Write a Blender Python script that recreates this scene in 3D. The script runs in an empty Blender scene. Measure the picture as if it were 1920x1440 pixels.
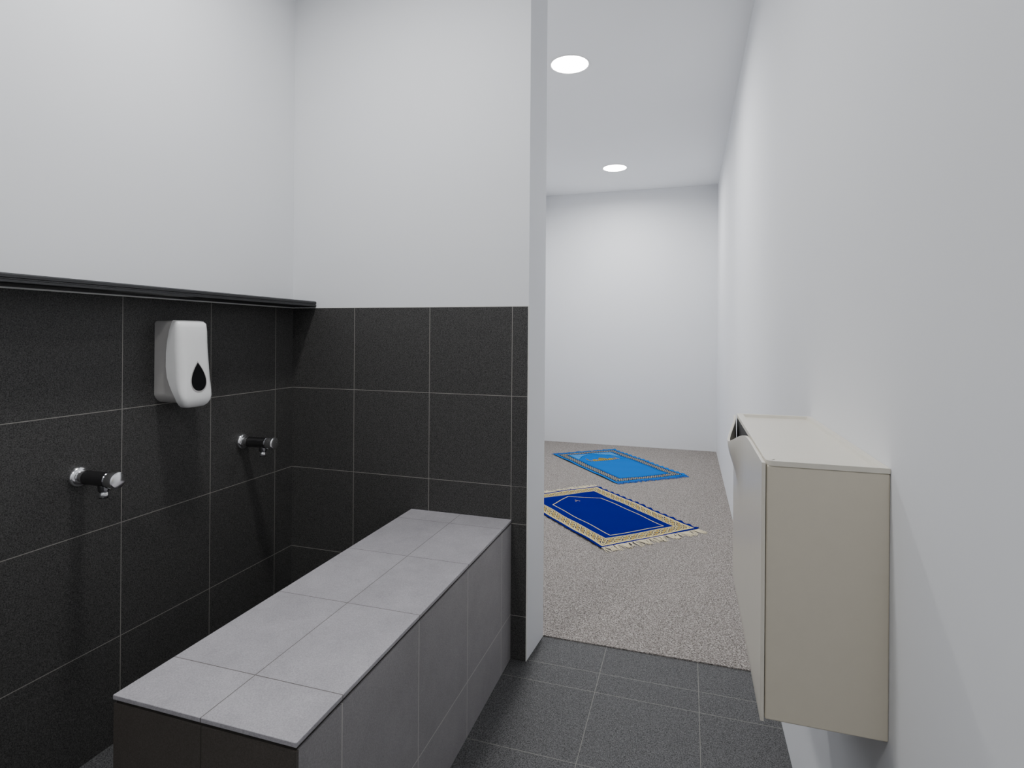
import bpy, bmesh, math, random
import numpy as np
from mathutils import Vector, Matrix
random.seed(4); rng=np.random.default_rng(4)
scene=bpy.context.scene
COL=scene.collection
scene.view_settings.view_transform='AgX'
scene.view_settings.look='None'
scene.view_settings.exposure=0.08

EYE=1.079
XL,XR=-1.431,0.257      # side walls
YB,YD=1.80,1.97         # partition front / back
YF=5.60                 # far wall
YN=-1.3                 # wall behind the viewer
ZC=2.496
ZT=1.175                # top of wall tiling
PX=-0.503               # free end of the partition

# ------------------------------------------------------------ materials
def newmat(name):
    m=bpy.data.materials.new(name); m.use_nodes=True
    nt=m.node_tree
    return m,nt,nt.nodes['Principled BSDF']
def N(nt,t,**k):
    n=nt.nodes.new(t)
    for a,b in k.items(): setattr(n,a,b)
    return n
def math_(nt,op,a,b=None,c=None):
    n=N(nt,'ShaderNodeMath',operation=op)
    for i,v in enumerate((a,b,c)):
        if v is None: continue
        if isinstance(v,(int,float)): n.inputs[i].default_value=v
        else: nt.links.new(v,n.inputs[i])
    return n.outputs[0]
def mixc(nt,f,a,b):
    n=N(nt,'ShaderNodeMix',data_type='RGBA')
    if isinstance(f,(int,float)): n.inputs[0].default_value=f
    else: nt.links.new(f,n.inputs[0])
    for i,v in ((6,a),(7,b)):
        if isinstance(v,tuple): n.inputs[i].default_value=(*v[:3],1)
        else: nt.links.new(v,n.inputs[i])
    return n.outputs[2]
def noise(nt,scale,detail=2,rough=.5,vec=None):
    n=N(nt,'ShaderNodeTexNoise'); n.inputs['Scale'].default_value=scale
    n.inputs['Detail'].default_value=detail; n.inputs['Roughness'].default_value=rough
    if vec is None:
        g=N(nt,'ShaderNodeNewGeometry'); vec=g.outputs['Position']
    # rotated so that flat faces never lie on a lattice plane of the noise
    mp=N(nt,'ShaderNodeMapping'); mp.inputs['Rotation'].default_value=(.61,.47,.83); mp.inputs['Location'].default_value=(.137,.291,.353)
    nt.links.new(vec,mp.inputs['Vector'])
    nt.links.new(mp.outputs[0],n.inputs['Vector'])
    return n.outputs['Fac']
def ramp(nt,f,stops):
    n=N(nt,'ShaderNodeValToRGB'); nt.links.new(f,n.inputs[0])
    e=n.color_ramp.elements
    while len(e)<len(stops): e.new(.5)
    for i,(p,c) in enumerate(stops):
        e[i].position=p; e[i].color=(*c[:3],1) if isinstance(c,tuple) else (c,c,c,1)
    return n.outputs[0]
def bump(nt,bsdf,h,strength=.2,dist=.001):
    b=N(nt,'ShaderNodeBump'); b.inputs['Strength'].default_value=strength
    b.inputs['Distance'].default_value=dist
    nt.links.new(h,b.inputs['Height']); nt.links.new(b.outputs[0],bsdf.inputs['Normal'])

def plain(name,col,rough=.5,metal=0,nz=0,nscale=60,spec=.5):
    m,nt,b=newmat(name)
    b.inputs['Roughness'].default_value=rough; b.inputs['Metallic'].default_value=metal
    b.inputs['Specular IOR Level'].default_value=spec
    f=noise(nt,nscale,3)
    c=ramp(nt,f,[(.3,tuple(x*(1-nz) for x in col)),(.7,tuple(min(1,x*(1+nz)) for x in col))])
    nt.links.new(c,b.inputs['Base Color'])
    return m

def plaster(name,col):
    m,nt,b=newmat(name)
    b.inputs['Roughness'].default_value=.75; b.inputs['Specular IOR Level'].default_value=.2
    f=noise(nt,1.6,4,.6)
    c=ramp(nt,f,[(.3,tuple(x*.98 for x in col)),(.7,col)])
    nt.links.new(c,b.inputs['Base Color'])
    bump(nt,b,noise(nt,160,3),.10,.0006)
    return m

def tile_mat(name,ca,cb,grout,gw,xs=None,ys=None,zs=None,speck=700,rough=.5,spec=.4,cloud=0.0,lo=.38,hi=.68,blotch=2.2,stretch=None):
    m,nt,b=newmat(name)
    g=N(nt,'ShaderNodeNewGeometry')
    p=N(nt,'ShaderNodeSeparateXYZ'); nt.links.new(g.outputs['Position'],p.inputs[0])
    n=N(nt,'ShaderNodeSeparateXYZ'); nt.links.new(g.outputs['True Normal'],n.inputs[0])
    mask=None; cell=None
    for i,sp in enumerate((xs,ys,zs)):
        if sp is None: continue
        x0,s=sp
        sh=math_(nt,'SUBTRACT',p.outputs[i],x0)
        d=math_(nt,'PINGPONG',sh,s/2)
        l=math_(nt,'LESS_THAN',d,gw/2)
        ok=math_(nt,'LESS_THAN',math_(nt,'ABSOLUTE',n.outputs[i]),.5)
        l=math_(nt,'MULTIPLY',l,ok)
        mask=l if mask is None else math_(nt,'MAXIMUM',mask,l)
        c=math_(nt,'MULTIPLY',math_(nt,'FLOOR',math_(nt,'DIVIDE',sh,s)),(3.17,7.31,5.77)[i])
        c=math_(nt,'MULTIPLY',c,ok)
        cell=c if cell is None else math_(nt,'ADD',cell,c)
    wn=N(nt,'ShaderNodeTexWhiteNoise',noise_dimensions='1D'); nt.links.new(cell,wn.inputs['W'])
    f=noise(nt,speck,3,.7)
    c=ramp(nt,f,[(lo,ca),(hi,cb)])
    vec=None
    if stretch:
        sv=N(nt,'ShaderNodeVectorMath',operation='MULTIPLY'); nt.links.new(g.outputs['Position'],sv.inputs[0]); sv.inputs[1].default_value=stretch; vec=sv.outputs[0]
    f2=noise(nt,blotch*4,7,.75,vec)
    v=math_(nt,'ADD',math_(nt,'MULTIPLY',math_(nt,'SUBTRACT',f2,.5),cloud),1.0)
    v=math_(nt,'ADD',v,math_(nt,'MULTIPLY',math_(nt,'SUBTRACT',wn.outputs['Value'],.5),.08))
    vm=N(nt,'ShaderNodeVectorMath',operation='SCALE'); nt.links.new(c,vm.inputs[0]); nt.links.new(v,vm.inputs['Scale'])
    col=mixc(nt,mask,vm.outputs[0],grout)
    nt.links.new(col,b.inputs['Base Color'])
    b.inputs['Roughness'].default_value=rough; b.inputs['Specular IOR Level'].default_value=spec
    h=math_(nt,'SUBTRACT',math_(nt,'MULTIPLY',f,.5),mask)
    bump(nt,b,h,.3,.001)
    return m

W_PLASTER=plaster('white_plaster',(.80,.81,.83))
C_PLASTER=plaster('ceiling_paint',(.90,.91,.925))
DK1,DK2=(.014,.0138,.0135),(.118,.115,.111)
GR=(.28,.27,.245)
WT=dict(speck=400,lo=.36,hi=.72,rough=.55,spec=.3)
M_TL=tile_mat('dark_wall_tile_side',DK1,DK2,GR,.0020,ys=(1.4154,.2915),zs=(ZT,.3),**WT)
M_TB=tile_mat('dark_wall_tile_partition',DK1,DK2,GR,.0020,xs=(-.8615,.3015),zs=(ZT,.3),**WT)
M_TB2=tile_mat('dark_wall_tile_cut',DK1,DK2,GR,.0020,xs=(-.56,3.),zs=(.451,.305),**WT)
FK1,FK2=(.014,.014,.0145),(.175,.174,.177)
FG=(.19,.185,.17)
FT=dict(speck=340,lo=.36,hi=.72,rough=.6,spec=.2)
M_FL=tile_mat('dark_floor_tile',FK1,FK2,FG,.0020,xs=(.038,.3),ys=(1.71,.3),**FT)
M_FT=tile_mat('dark_threshold_tile',FK1,FK2,FG,.0020,xs=(.038,.3),ys=(1.8105,5.),**FT)
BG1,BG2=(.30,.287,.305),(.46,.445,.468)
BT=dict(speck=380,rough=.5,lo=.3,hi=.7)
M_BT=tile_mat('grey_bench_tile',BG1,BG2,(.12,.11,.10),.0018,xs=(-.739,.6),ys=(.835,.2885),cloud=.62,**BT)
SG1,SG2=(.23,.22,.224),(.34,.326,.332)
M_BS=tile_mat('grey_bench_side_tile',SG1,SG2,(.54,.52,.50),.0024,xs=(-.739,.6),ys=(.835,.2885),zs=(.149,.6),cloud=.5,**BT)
M_BF=tile_mat('bench_end_tile_painted_shade',(.06,.052,.045),(.095,.083,.074),(.04,.035,.03),.0024,xs=(-.739,.6),speck=420,cloud=.35)  # shade on the bench front painted in as a darker brown tile colour
M_GROUT=plain('cement_joint',(.03,.026,.022),.9,nz=.3)
M_GROUTW=plain('white_joint',(.75,.75,.72),.8,nz=.05)

# ------------------------------------------------------------ mesh helpers
def link(o,parent=None):
    COL.objects.link(o)
    if parent is not None: o.parent=parent
    return o
def mesh_obj(name,verts,faces,mats,parent=None,fm=None,smooth=False):
    me=bpy.data.meshes.new(name); me.from_pydata([tuple(v) for v in verts],[],faces); 
    for m in mats: me.materials.append(m)
    if fm:
        for i,p in enumerate(me.polygons): p.material_index=fm[i]
    if smooth:
        for p in me.polygons: p.use_smooth=True
    me.update()
    bm=bmesh.new(); bm.from_mesh(me); bmesh.ops.recalc_face_normals(bm,faces=bm.faces); bm.to_mesh(me); bm.free()
    o=bpy.data.objects.new(name,me)
    return link(o,parent)
def boxes(name,bl,mats,parent=None):
    V=[];F=[];FM=[]
    for (x0,x1,y0,y1,z0,z1,mi) in bl:
        b=len(V)
        V+=[(x,y,z) for x in (x0,x1) for y in (y0,y1) for z in (z0,z1)]
        for q in ((0,1,3,2),(4,6,7,5),(0,4,5,1),(2,3,7,6),(0,2,6,4),(1,5,7,3)):
            F.append(tuple(b+i for i in q)); FM.append(mi)
    return mesh_obj(name,V,F,mats,parent,FM)
def struct(o,label,cat):
    o['kind']='structure'; o['label']=label; o['category']=cat
def thing(o,label,cat,group=None):
    o['label']=label; o['category']=cat
    if group: o['group']=group
def empty(name,loc):
    e=bpy.data.objects.new(name,None); e.empty_display_size=.05; e.location=loc
    return link(e)
def bevel(o,w,seg=3):
    m=o.modifiers.new('bevel','BEVEL'); m.width=w; m.segments=seg; m.limit_method='ANGLE'
    for p in o.data.polygons: p.use_smooth=True
    m.harden_normals=True
def lathe(name,prof,axis,mat,parent,seg=40,origin=(0,0,0)):
    """prof: list of (t,r) along axis ('x' or 'z')"""
    V=[];F=[]
    for t,r in prof:
        for k in range(seg):
            a=2*math.pi*k/seg; c,s=r*math.cos(a),r*math.sin(a)
            V.append({'x':(t,c,s),'z':(c,s,t)}[axis])
    n=len(prof)
    for i in range(n-1):
        for k in range(seg):
            k2=(k+1)%seg
            F.append((i*seg+k,i*seg+k2,(i+1)*seg+k2,(i+1)*seg+k))
    F.append(tuple(range(seg))); F.append(tuple((n-1)*seg+k for k in range(seg)))
    V=[(v[0]+origin[0],v[1]+origin[1],v[2]+origin[2]) for v in V]
    o=mesh_obj(name,V,F,[mat],parent,smooth=True)
    m=o.modifiers.new('es','EDGE_SPLIT'); m.split_angle=math.radians(38)
    return o

# ------------------------------------------------------------ room shell
T=.12
o=boxes('wall_left',[(XL-T,XL,YN,YB,0,ZT-.0015,0),(XL-T,XL,YN,YB,ZT-.0015,ZT+.0015,2),(XL-T,XL,YN,YB,ZT+.0015,ZC,1),
                     (XL-T,XL,YB,YF+T,0,ZC,1)],[M_TL,W_PLASTER,M_GROUTW])
struct(o,'wall with dark square tiles below and white plaster above','wall')
def partition():
    V=[];F=[];FM=[]
    def prism(x0,x1f,x1b,y0,y1,z0,z1,mi):
        b=len(V)
        for z in (z0,z1): V.extend([(x0,y0,z),(x1f,y0,z),(x1b,y1,z),(x0,y1,z)])
        for q in ((0,3,2,1),(4,5,6,7),(0,1,5,4),(1,2,6,5),(2,3,7,6),(3,0,4,7)):
            F.append(tuple(b+i for i in q)); FM.append(mi)
    d=.009
    xb=-.489
    prism(XL,PX,xb,YB+d,YD,0,ZC,1)
    prism(XL,-.56,-.56,YB,YB+d,0,ZT-.0015,0)
    prism(-.56,PX-.0025,PX-.0025,YB,YB+d,.575,ZT-.0015,0)
    prism(-.56,PX-.0025,PX-.0025,YB,YB+d,0,.575,3)
    prism(PX-.0025,PX,PX,YB,YB+d,0,ZT-.0015,2)
    prism(XL,PX,PX,YB,YB+d,ZT-.0015,ZT+.0015,2)
    prism(XL,PX,PX,YB,YB+d,ZT+.0015,ZC,1)
    return mesh_obj('wall_partition',V,F,[M_TB,W_PLASTER,M_GROUTW,M_TB2],None,FM)
struct(partition(),'partition wall, dark square tiles below white plaster, open doorway beside it','wall')
struct(boxes('wall_right',[(XR,XR+T,YN,YF+T,0,ZC,0)],[W_PLASTER]),'plain white plastered long wall','wall')
struct(boxes('wall_far',[(XL,XR,YF,YF+T,0,ZC,0)],[W_PLASTER]),'plain white end wall of the carpeted room','wall')
struct(boxes('wall_behind',[(XL-T,XR+T,YN-T,YN,0,ZC,0)],[W_PLASTER]),'plain white wall closing the wash room','wall')
struct(boxes('ceiling',[(XL-T,XR+T,YN-T,YF+T,ZC,ZC+.1,0)],[C_PLASTER]),'flat white painted ceiling','ceiling')
struct(boxes('floor',[(XL-T,XR+T,YN-T,YB+.009,-.1,0,0),(XL-T,XR+T,YB+.009,YD,-.1,0,1)],[M_FL,M_FT]),'dark grey square floor tiles with pale joints','floor')

# carpet
m,nt,b=newmat('loop_carpet')
g=noise(nt,210,4,.8); g2=noise(nt,3,3)
c=ramp(nt,g,[(.36,(.042,.037,.034)),(.5,(.245,.222,.205)),(.64,(.66,.615,.575))])
c2=mixc(nt,math_(nt,'MULTIPLY',g2,.15),c,(.18,.163,.15))
nt.links.new(c2,b.inputs['Base Color']); b.inputs['Roughness'].default_value=.95; b.inputs['Specular IOR Level'].default_value=.05
bump(nt,b,g,.7,.0035)
M_CARPET=m
o=boxes('floor_carpet',[(XL,XR,YD,YF,-.1,.004,0)],[M_CARPET]); struct(o,'speckled grey-beige fitted carpet','floor')

# ribbed black rail over the tiles
M_RAIL=plain('black_anodised_rail',(.010,.010,.011),.33,0,.1,spec=.6)
prof=[(XL,ZT+.002)]
for k in range(4):
    x0=XL+.012+k*.022
    prof+=[(x0,ZT+.002),(x0+.002,ZT+.006),(x0+.006,ZT+.006),(x0+.008,ZT+.002)]
xf=XL+.104
prof+=[(xf-.004,ZT+.002),(xf,ZT+.005),(xf,ZT+.010),(xf-.003,ZT+.011),(xf-.003,ZT+.014),(xf,ZT+.015),(xf,ZT+.021),(xf-.003,ZT+.024),(XL,ZT+.024)]
n=len(prof)
V=[(px,YN,pz) for px,pz in prof]+[(px,YB-.001,pz) for px,pz in prof]
F=[(i,(i+1)%n,n+(i+1)%n,n+i) for i in range(n)]+[tuple(range(n)),tuple(range(n,2*n))]
struct(mesh_obj('trim_1',V,F,[M_RAIL]),'black ribbed metal rail capping the wall tiles','rail')

# ------------------------------------------------------------ bench
bench=empty('tiled_bench',(-.745,1.256,0)); thing(bench,'long grey tiled bench standing against the dark tiled partition','bench')
def local(o,par):
    o.matrix_parent_inverse=Matrix.Translation(-par.location)
BX0,BX1,BY0=-.926,-.558,.716
o=boxes('body',[(BX0,BX1,BY0+.006,YB-.001,0,.449,0),(BX0,BX1,BY0,BY0+.006,0,.449,2),(BX0+.003,BX1-.003,BY0+.003,YB-.001,.449,.456,1)],[M_BS,M_GROUT,M_BF],bench); local(o,bench)  # thin front slab carries the painted shade
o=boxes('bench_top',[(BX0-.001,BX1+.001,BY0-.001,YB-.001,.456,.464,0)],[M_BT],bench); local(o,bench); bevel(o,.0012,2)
o['label']='grey stone-look tile seat surface'

# ------------------------------------------------------------ soap dispenser
M_SOAPW=plain('white_gloss_plastic',(.84,.84,.83),.25,0,.01)
M_SOAPG=plain('grey_plastic',(.48,.465,.45),.4,0,.02)
M_SMOKE=plain('smoked_window',(.008,.008,.009),.12,0,.1)
YS=1.266; ZS=EYE+.005
soap=empty('soap_dispenser',(XL,YS,ZS-.21)); thing(soap,'white plastic wall soap dispenser with dark teardrop window','soap dispenser')
def interp(tab,z):
    for (z0,*a),(z1,*b_) in zip(tab[:-1],tab[1:]):
        if z0>=z>=z1:
            t=(z0-z)/(z0-z1) if z0!=z1 else 0
            return [p+(q-p)*t for p,q in zip(a,b_)]
    return tab[-1][1:] if z<tab[-1][0] else tab[0][1:]
# z, half width, outer depth, depth of rear shell, corner radius
tab=[(.030,.040,.064,.056,.014),(.027,.0470,.079,.062,.017),(.020,.0505,.088,.062,.020),(0,.0525,.092,.056,.022),(-.03,.0532,.095,.050,.022),(-.06,.0537,.0980,.047,.022),
     (-.10,.054,.1017,.047,.022),(-.13,.0545,.1044,.052,.022),(-.15,.0545,.1062,.060,.022),(-.17,.0540,.1080,.070,.022),(-.186,.0520,.1095,.078,.022),(-.198,.048,.109,.080,.020),(-.208,.041,.106,.08,.016),(-.214,.033,.101,.079,.012),(-.2165,.024,.095,.079,.008)]
def ring(a0,a1,hw,r,n=8):
    pts=[(a0,-hw)]
    r=min(r,hw-.001,(a1-a0)*.45+1e-4)
    for k in range(n+1):
        t=math.pi/2*k/n
        pts.append((a1-r+r*math.sin(t), -hw+r-r*math.cos(t)))
    pts+= [(a,-b) for a,b in reversed(pts)]
    return pts
def loft(name,rows,mat,par):
    V=[];F=[]
    for z,pts in rows:
        V+=[(a,b_,z) for a,b_ in pts]
    k=len(rows[0][1])
    for i in range(len(rows)-1):
        for j in range(k):
            j2=(j+1)%k
            F.append((i*k+j,i*k+j2,(i+1)*k+j2,(i+1)*k+j))
    F.append(tuple(range(k))); F.append(tuple((len(rows)-1)*k+j for j in range(k)))
    o=mesh_obj(name,V,F,[mat],par,smooth=True)
    mm=o.modifiers.new('es','EDGE_SPLIT'); mm.split_angle=math.radians(42)
    return o
zz=sorted(set([t[0] for t in tab]+[.028,.024,.010,-.015,-.045,-.08,-.115,-.14,-.16,-.179,-.192,-.203,-.211]),reverse=True)
rows=[];rowsb=[]
for z in zz:
    hw,d,db,r=interp(tab,z)
    rows.append((z,ring(db+.0008,d,hw,r)))
    rowsb.append((z*.94,ring(0.0,max(db-.002,.02),min(hw,.05)*.96,.004)))
cov=loft('cover',rows,M_SOAPW,soap); bas=loft('back_shell',rowsb,M_SOAPG,soap)
def drop(sc,off,name,mat,par):
    V=[];F=[];n=48
    zc=-.130
    for lay in (0,1):
        for k in range(n):
            t=2*math.pi*k/n
            bb=.0330*sc*math.sin(t)*abs(math.sin(t/2))**1.0
            z=zc+.041*sc*math.cos(t)
            hw,d,db,r=interp(tab,z)
            V.append((d+(off if lay else -.004),bb+.002,z))
    for k in range(n):
        k2=(k+1)%n; F.append((k,k2,n+k2,n+k))
    F.append(tuple(range(n,2*n)))
    return mesh_obj(name,V,F,[mat],par)
drop(1.08,.0008,'window_rim',M_SOAPG,soap); w_=drop(.97,.0016,'window',M_SMOKE,soap); w_['label']='dark smoked teardrop level window'
for ch in soap.children: ch.location=(0,0,.21)

# ------------------------------------------------------------ push taps
M_CHROME=plain('chrome',(.90,.90,.91),.16,1,.01)
M_DCHROME=plain('chrome_painted_reflection',(.26,.26,.27),.12,1,.05)  # dark reflections on the chrome put into its base colour
def tap(loc):
    e=empty('push_tap',loc)
    lathe('flange',[(0,.0245),(.003,.0255),(.008,.0245),(.012,.020),(.013,.0155),(.026,.0150),(.027,.0170),(.030,.0170)],'x',M_CHROME,e)
    lathe('body',[(.029,.0150),(.031,.0172),(.060,.0172),(.102,.0176),(.104,.0160)],'x',M_DCHROME,e)
    lathe('push_button',[(.104,.0135),(.107,.0135),(.1075,.0190),(.110,.0205),(.127,.0208),(.1315,.0200),(.1335,.0175),(.1340,.0165)],'x',M_CHROME,e)
    lathe('spout',[(-.012,.0130),(-.020,.0128),(-.027,.0118),(-.028,.0102),(-.043,.0102),(-.045,.0096),(-.045,.0070),(-.038,.0068)],'z',M_DCHROME,e,origin=(.086,0,0))
    lathe('spout_tip',[(-.0305,.0112),(-.0315,.0118),(-.0405,.0118),(-.0415,.0112)],'z',M_CHROME,e,origin=(.086,0,0))
    for c_ in e.children:
        if c_.name.startswith('flange') or c_.name.startswith('push_button'): c_['label']='polished chrome '+c_.name.split('.')[0].replace('_',' ')
    return e
t1=tap((XL,1.0114,EYE-.356)); thing(t1,'chrome self-closing push tap on the dark tiles','tap','wash taps on the tiled wall')
t2=tap((XL,1.5467,EYE-.364)); thing(t2,'chrome self-closing push tap on the dark tiles','tap','wash taps on the tiled wall')

# ------------------------------------------------------------ paper towel dispenser
M_TD=plain('cream_enamel',(.62,.57,.465),.4,0,.01)
M_TDW=plain('cream_enamel_pale',(.68,.645,.56),.33,0,.01)
M_DARK=plain('dark_slot',(.02,.02,.02),.7)
DY0,DY1,DX0,DZ0,DZ1=.862,1.37,.100,.541,.906
pt=empty('paper_towel_dispenser',(XR,(DY0+DY1)/2,DZ0)); thing(pt,'cream metal paper towel dispenser mounted on the white wall','towel dispenser')
bm=bmesh.new(); bmesh.ops.create_cube(bm,size=1)
x0,x1,y0,y1,z0,z1=DX0+.0062,XR,DY0+.0005,DY1-.001,DZ0+.002,DZ1-.0068
for v in bm.verts: v.co=Vector((x0+(v.co.x+.5)*(x1-x0), y0+(v.co.y+.5)*(y1-y0), z0+(v.co.z+.5)*(z1-z0)))
me=bpy.data.meshes.new('body'); bm.to_mesh(me); bm.free(); me.materials.append(M_TD)
o=link(bpy.data.objects.new('body',me),pt); local(o,pt); bevel(o,.0025)
# lid with raised rim and recessed centre
bm=bmesh.new()
x0,x1,y0,y1=DX0+.0055,XR-.0005,DY0-.0008,DY1+.0015
r=.010
pts=[(x1,y0),(x1,y1)]
for (cx,cy,a0) in ((x0+r,y1-r,90),(x0+r,y0+r,180)):
    for k in range(7):
        a=math.radians(a0+90*k/6); pts.append((cx+r*math.cos(a),cy+r*math.sin(a)))
f=bm.faces.new([bm.verts.new((p[0],p[1],DZ1-.0070)) for p in pts])
ret=bmesh.ops.extrude_face_region(bm,geom=[f])
for v in [g_ for g_ in ret['geom'] if isinstance(g_,bmesh.types.BMVert)]: v.co.z=DZ1
bmesh.ops.recalc_face_normals(bm,faces=bm.faces)
top=[f for f in bm.faces if f.normal.z>.9]
bmesh.ops.inset_region(bm,faces=top,thickness=.013)
bmesh.ops.inset_region(bm,faces=top,thickness=.003,depth=-.0058)
me=bpy.data.meshes.new('top_tray'); bm.to_mesh(me); bm.free(); me.materials.append(M_TDW)
o=link(bpy.data.objects.new('top_tray',me),pt); local(o,pt); bevel(o,.0014,3)
# door with bulging finger grip
ny,nz=80,50
V=[];F=[]
YC=1.225
for i in range(ny+1):
    y=DY0-.001+(DY1-DY0+.002)*i/ny
    gy=math.exp(-((y-YC)/.080)**2)
    ztop=DZ1-.003-.034*gy
    for j in range(nz+1):
        t=j/nz; t=1-(1-t)**1.7
        z=DZ0+(ztop-DZ0)*t
        gz=math.exp(-((ztop-z)/.060)**2)
        V.append((DX0-.022*gy*gz,y,z))
for i in range(ny):
    for j in range(nz):
        a=i*(nz+1)+j; F.append((a,a+1,a+nz+2,a+nz+1))
o=mesh_obj('door',V,F,[M_TDW],pt,smooth=True); local(o,pt)
me=o.data
if me.polygons[0].normal.x>0:
    bm=bmesh.new(); bm.from_mesh(me); bmesh.ops.reverse_faces(bm,faces=bm.faces); bm.to_mesh(me); bm.free()
sm=o.modifiers.new('solid','SOLIDIFY'); sm.thickness=.005; sm.offset=-1
bv=o.modifiers.new('b','BEVEL'); bv.width=.0018; bv.segments=3; bv.limit_method='ANGLE'; bv.angle_limit=math.radians(60)
o=boxes('finger_slot',[(DX0+.0052,DX0+.0125,1.10,1.345,DZ1-.050,DZ1-.0071,0)],[M_DARK],pt); local(o,pt)
o['label']='dark finger slot behind the door lip'

# ------------------------------------------------------------ prayer rugs
def colmat(name):
    m,nt,b=newmat(name)
    a=N(nt,'ShaderNodeVertexColor'); a.layer_name='Col'
    tc=N(nt,'ShaderNodeTexCoord')
    f=noise(nt,500,2,.6,tc.outputs['Object'])
    k=math_(nt,'ADD',math_(nt,'MULTIPLY',f,.5),.75)
    vm=N(nt,'ShaderNodeVectorMath',operation='SCALE'); nt.links.new(a.outputs[0],vm.inputs[0]); nt.links.new(k,vm.inputs['Scale'])
    nt.links.new(vm.outputs[0],b.inputs['Base Color'])
    b.inputs['Roughness'].default_value=.9; b.inputs['Specular IOR Level'].default_value=.03
    bump(nt,b,f,.3,.002)
    return m
M_RUG=colmat('woven_rug')
def rug(name,loc,ang,hl,hw,pat,fr_mat,fr_len,fr_lean):
    nu,nv=int(2*hl/.0024),int(2*hw/.0024)
    u=np.linspace(-hl,hl,nu+1); v=np.linspace(-hw,hw,nv+1)
    U,Vv=np.meshgrid(u,v,indexing='ij')
    colr=pat(U,Vv)
    z=.0075+.0016*np.sin(U*11+Vv*7)+.0012*np.sin(U*23-Vv*17+1)
    edge=np.clip((np.abs(Vv)-hw+.02)/.02,0,1)
    z=z+edge*.0022*(1+np.sin(U*95))
    Vd=Vv+np.sign(Vv)*edge*.0030*np.sin(U*95)
    P=np.stack([U,Vd,z],-1).reshape(-1,3)
    idx=np.arange((nu+1)*(nv+1)).reshape(nu+1,nv+1)
    Q=np.stack([idx[:-1,:-1],idx[1:,:-1],idx[1:,1:],idx[:-1,1:]],-1).reshape(-1,4)
    me=bpy.data.meshes.new(name)
    me.vertices.add(len(P)); me.vertices.foreach_set('co',P.ravel())
    me.loops.add(Q.size); me.loops.foreach_set('vertex_index',Q.ravel())
    me.polygons.add(len(Q)); me.polygons.foreach_set('loop_start',np.arange(0,Q.size,4)); me.polygons.foreach_set('loop_total',np.full(len(Q),4))
    me.update(calc_edges=True)
    ca=me.color_attributes.new('Col','FLOAT_COLOR','POINT')
    cc=np.ones((len(P),4),np.float32); cc[:,:3]=colr.reshape(-1,3); ca.data.foreach_set('color',cc.ravel())
    me.materials.append(M_RUG)
    me.polygons.foreach_set('use_smooth',[True]*len(Q))
    o=link(bpy.data.objects.new(name,me))
    o.location=(*loc,.004); o.rotation_euler=(0,0,ang)
    s=o.modifiers.new('solid','SOLIDIFY'); s.thickness=.003; s.offset=-1
    for sg in (-1,1):
        V=[];F=[]
        n=110
        for k in range(n):
            vv=-hw+ .004+(2*hw-.008)*k/(n-1)
            L=fr_len*random.uniform(.75,1.1); w=.0026
            lean=random.uniform(-.4,.4)+.35*math.sin(k*.37)+fr_lean
            b0=len(V)
            for q in range(4):
                t=q/3
                uu=sg*(hl-.002+L*t); vc=vv+lean*L*t+.002*math.sin(q*2+k); zz_=.0065-.004*t+.002*math.sin(k*.7)*t
                ww=w*(1-.35*t)
                V+=[(uu,vc-ww,zz_),(uu,vc+ww,zz_),(uu,vc,zz_+.0022)]
            for q in range(3):
                a=b0+q*3
                F+=[(a,a+1,a+4,a+3),(a+1,a+2,a+5,a+4),(a+2,a,a+3,a+5)]
        fo=mesh_obj('fringe',V,F,[fr_mat],o)
    return o
CR=np.array((.78,.67,.29)); DB=np.array((.0015,.003,.150)); DBK=np.array((.001,.002,.06)); YL=np.array((.70,.46,.05))
def put(c,mask,col): c[mask]=col
def pat_dark(hl,hw):
    def f(U,V):
        eu=hl-np.abs(U); ev=hw-np.abs(V); e=np.minimum(eu,ev)
        s=np.where(ev<eu,U,V)
        c=np.empty(U.shape+(3,)); c[:]=DB
        put(c,(e>.018)&(e<.094),CR)
        put(c,(e>.0225)&(e<.0255),DBK); put(c,(e>.0865)&(e<.0895),DBK)
        t=e-.056
        band=(e>.029)&(e<.083)
        P_=.104
        # two interlaced scrolls: dark outline, cream core
        for sg in (1,-1):
            w=t-sg*.0185*np.sin(2*np.pi*s/P_)
            put(c,band&(np.abs(w)<.0090),DBK); put(c,band&(np.abs(w)<.0034),CR)
        ph=np.mod(s+P_/4,P_/2)-P_/4
        ph2=np.mod(s,P_/2)-P_/4
        r=np.hypot(ph2*.7,t)
        put(c,band&(r<.0090),DBK); put(c,band&(r<.0062),YL); put(c,band&(r<.0024),DBK)
        for sg in (1,-1):
            r3=np.hypot(ph*.62,t-sg*.0195)
            put(c,band&(r3<.0075),DBK); put(c,band&(r3<.0042),YL)
        put(c,band&((np.abs(ph)+np.abs(t))<.0040),YL)
        g=np.minimum(np.minimum(.186-np.abs(V),(hl-.122)-U),(U+hl-.130)*.80-np.abs(V)*.50)
        put(c,(g>0)&(g<.0048),CR*.9)
        x=U+hl-.24
        put(c,((np.abs(x)<.0022)&(np.abs(V)<.012))|((np.hypot(x+.016,V)<.005)),CR*.45)
        put(c,(np.hypot(x-.010,np.abs(V)-.014)<.0038),CR*.45)
        return c
    return f
AZ=np.array((.0002,.130,.50)); PALE=np.array((.13,.38,.60)); NV=np.array((.003,.012,.045)); GO=np.array((.64,.45,.06)); OL=np.array((.18,.145,.04))
CR2=np.array((.72,.64,.33))
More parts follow.
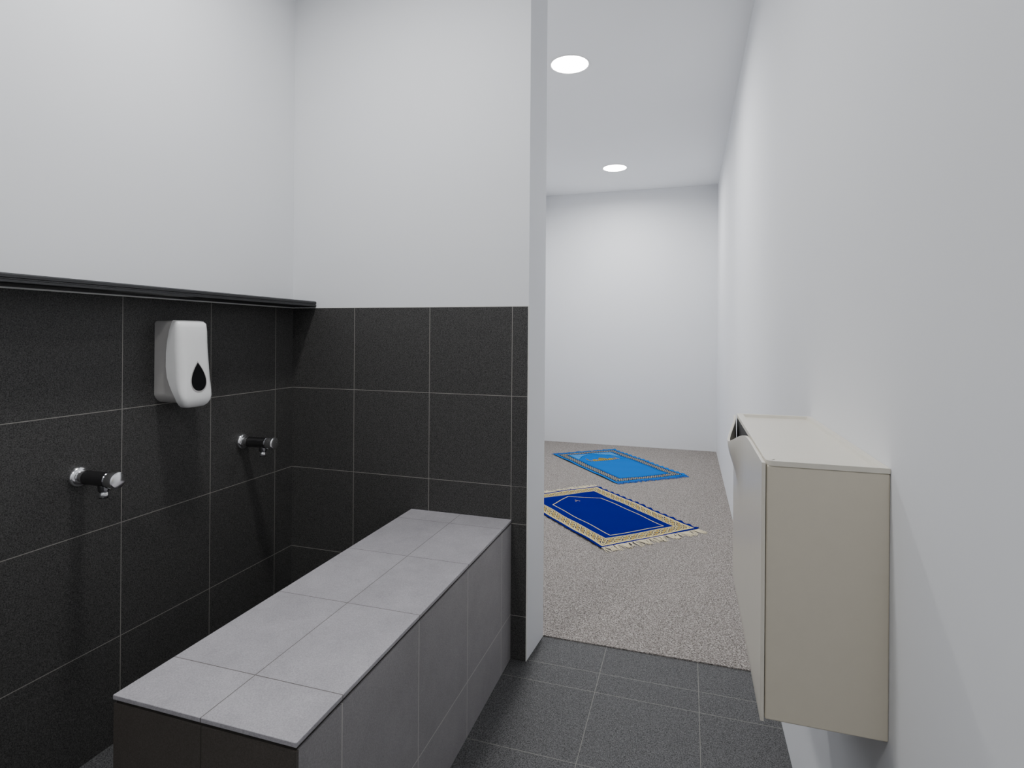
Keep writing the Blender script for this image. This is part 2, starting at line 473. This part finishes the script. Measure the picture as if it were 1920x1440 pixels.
def pat_az(hl,hw):
    def f(U,V):
        eu=hl-np.abs(U); ev=hw-np.abs(V); e=np.minimum(eu,ev); s=np.where(ev<eu,U,V)
        c=np.empty(U.shape+(3,)); c[:]=AZ
        band=(e>.020)&(e<.098); put(c,band,NV)
        t=e-.059; P_=.070
        for sg in (1,-1):
            w=t-sg*.021*np.sin(2*np.pi*s/P_)
            put(c,band&(np.abs(w)<.0022),CR2)
        ph=np.mod(s,P_/2)-P_/4
        put(c,band&((np.abs(ph)+np.abs(t))<.0095),AZ); put(c,band&((np.abs(ph)+np.abs(t))<.0055),GO)
        ph2=np.mod(s+P_/4,P_/2)-P_/4
        put(c,band&((np.abs(ph2)+np.abs(np.abs(t)-.024))<.0060),AZ)
        put(c,band&((np.abs(ph2)+np.abs(np.abs(t)-.024))<.0035),GO)
        put(c,((e>.020)&(e<.0232))|((e>.0948)&(e<.098)),AZ*1.3)
        put(c,(e>.104)&(e<.108),NV)
        fld=e>.110
        x=U+hl-.110
        sky=fld&(x<.30)
        lat=(np.abs(np.mod(x+V,.020)-.010)+np.abs(np.mod(x-V,.020)-.010))
        arc=.01+.17*(np.abs(V)/.21)**1.6
        sp=(x<arc)
        put(c,sky&sp,PALE); put(c,sky&sp&(lat<.0105),AZ)
        put(c,sky&(np.abs(x-arc)<.003),NV)
        h=.265-x
        bld=((h>0)&(h<.045)&(np.abs(V)<.115))
        dome=(h>.03)&(np.hypot((h-.045)*.9,V)<.042)
        tip=(h>.08)&(h<.110)&(np.abs(V)<.004)
        mn=(h>0)&(h<.115-(np.abs(np.abs(V)-.135))*3)&(np.abs(np.abs(V)-.135)<.008)
        small=(h>.03)&(np.hypot(h-.045,np.abs(V)-.078)<.020)
        al=fld&(bld|dome|tip|mn|small)
        put(c,al,OL)
        put(c,al&(np.mod(V,.022)<.008)&(h<.035),GO*.8); put(c,al&(np.abs(h-.047)<.003),GO); put(c,al&(np.mod(V,.022)>.015)&(h<.03)&(h>.008),NV)
        put(c,fld&(h<0)&(h>-.007)&(np.abs(V)<.19),NV)
        return c
    return f
M_FRC=plain('cream_fringe_yarn',(.72,.64,.45),.9,0,.15,300)
M_FRB=plain('blue_fringe_yarn',(.001,.10,.42),.9,0,.15,300)
r2=rug('prayer_rug',(-.508,3.432),math.radians(-46.5),.487,.328,pat_dark(.487,.328),M_FRC,.062,0.0)
thing(r2,'deep blue prayer rug with cream patterned border and cream fringe','prayer rug')
r1=rug('prayer_rug',(-.575,4.756),math.radians(-51.5),.525,.318,pat_az(.525,.318),M_FRB,.034,0.0)
thing(r1,'bright azure prayer rug with domed building motif and blue fringe','prayer rug')

# ------------------------------------------------------------ downlights
m,nt,b=newmat('lamp_diffuser'); b.inputs['Base Color'].default_value=(1,1,1,1)
b.inputs['Emission Color'].default_value=(1,.985,.96,1); b.inputs['Emission Strength'].default_value=40
M_DIFF=m
M_RING=plain('white_ring',(.9,.9,.9),.4)
def downlight(x,y,power,spread=150):
    e=empty('downlight',(x,y,ZC))
    lathe('trim_ring',[(0,.104),(-.003,.1035),(-.005,.100),(-.004,.0965),(-.0015,.096)],'z',M_RING,e,seg=64)
    lathe('diffuser',[(-.0005,.096),(-.002,.0955)],'z',M_DIFF,e,seg=64)
    l=bpy.data.lights.new('lamp','AREA'); l.shape='DISK'; l.size=.18; l.energy=power; l.color=(.985,.99,1); l.spread=math.radians(spread)
    lo=link(bpy.data.objects.new('lamp',l),e); lo.location=(0,0,-.007)
    thing(e,'round recessed white ceiling downlight, lit','downlight','ceiling downlights')
    return e
downlight(-.6,2.906,18.5,168); downlight(-.6,4.81,17.5,168)
downlight(-.84,1.02,11,165); downlight(-.25,-.5,7.5,165)  # second one is unseen, placed behind the viewer to brighten the partition end

# world (enclosed room, only a trace reaches inside)
w=bpy.data.worlds.new('w'); scene.world=w; w.use_nodes=True
w.node_tree.nodes['Background'].inputs[0].default_value=(.8,.85,.9,1)

# ------------------------------------------------------------ camera
cam=bpy.data.cameras.new('camera'); co=bpy.data.objects.new('camera',cam); link(co)
cam.sensor_width=36; cam.lens=36*1060/1920; cam.shift_y=-92/1920; cam.clip_start=.02
co.matrix_world=Matrix.Translation((0,0,EYE))@Matrix.Rotation(math.radians(17.3),4,'Z')@Matrix.Rotation(math.radians(90),4,'X')@Matrix.Rotation(math.radians(.42),4,'Z')
scene.camera=co
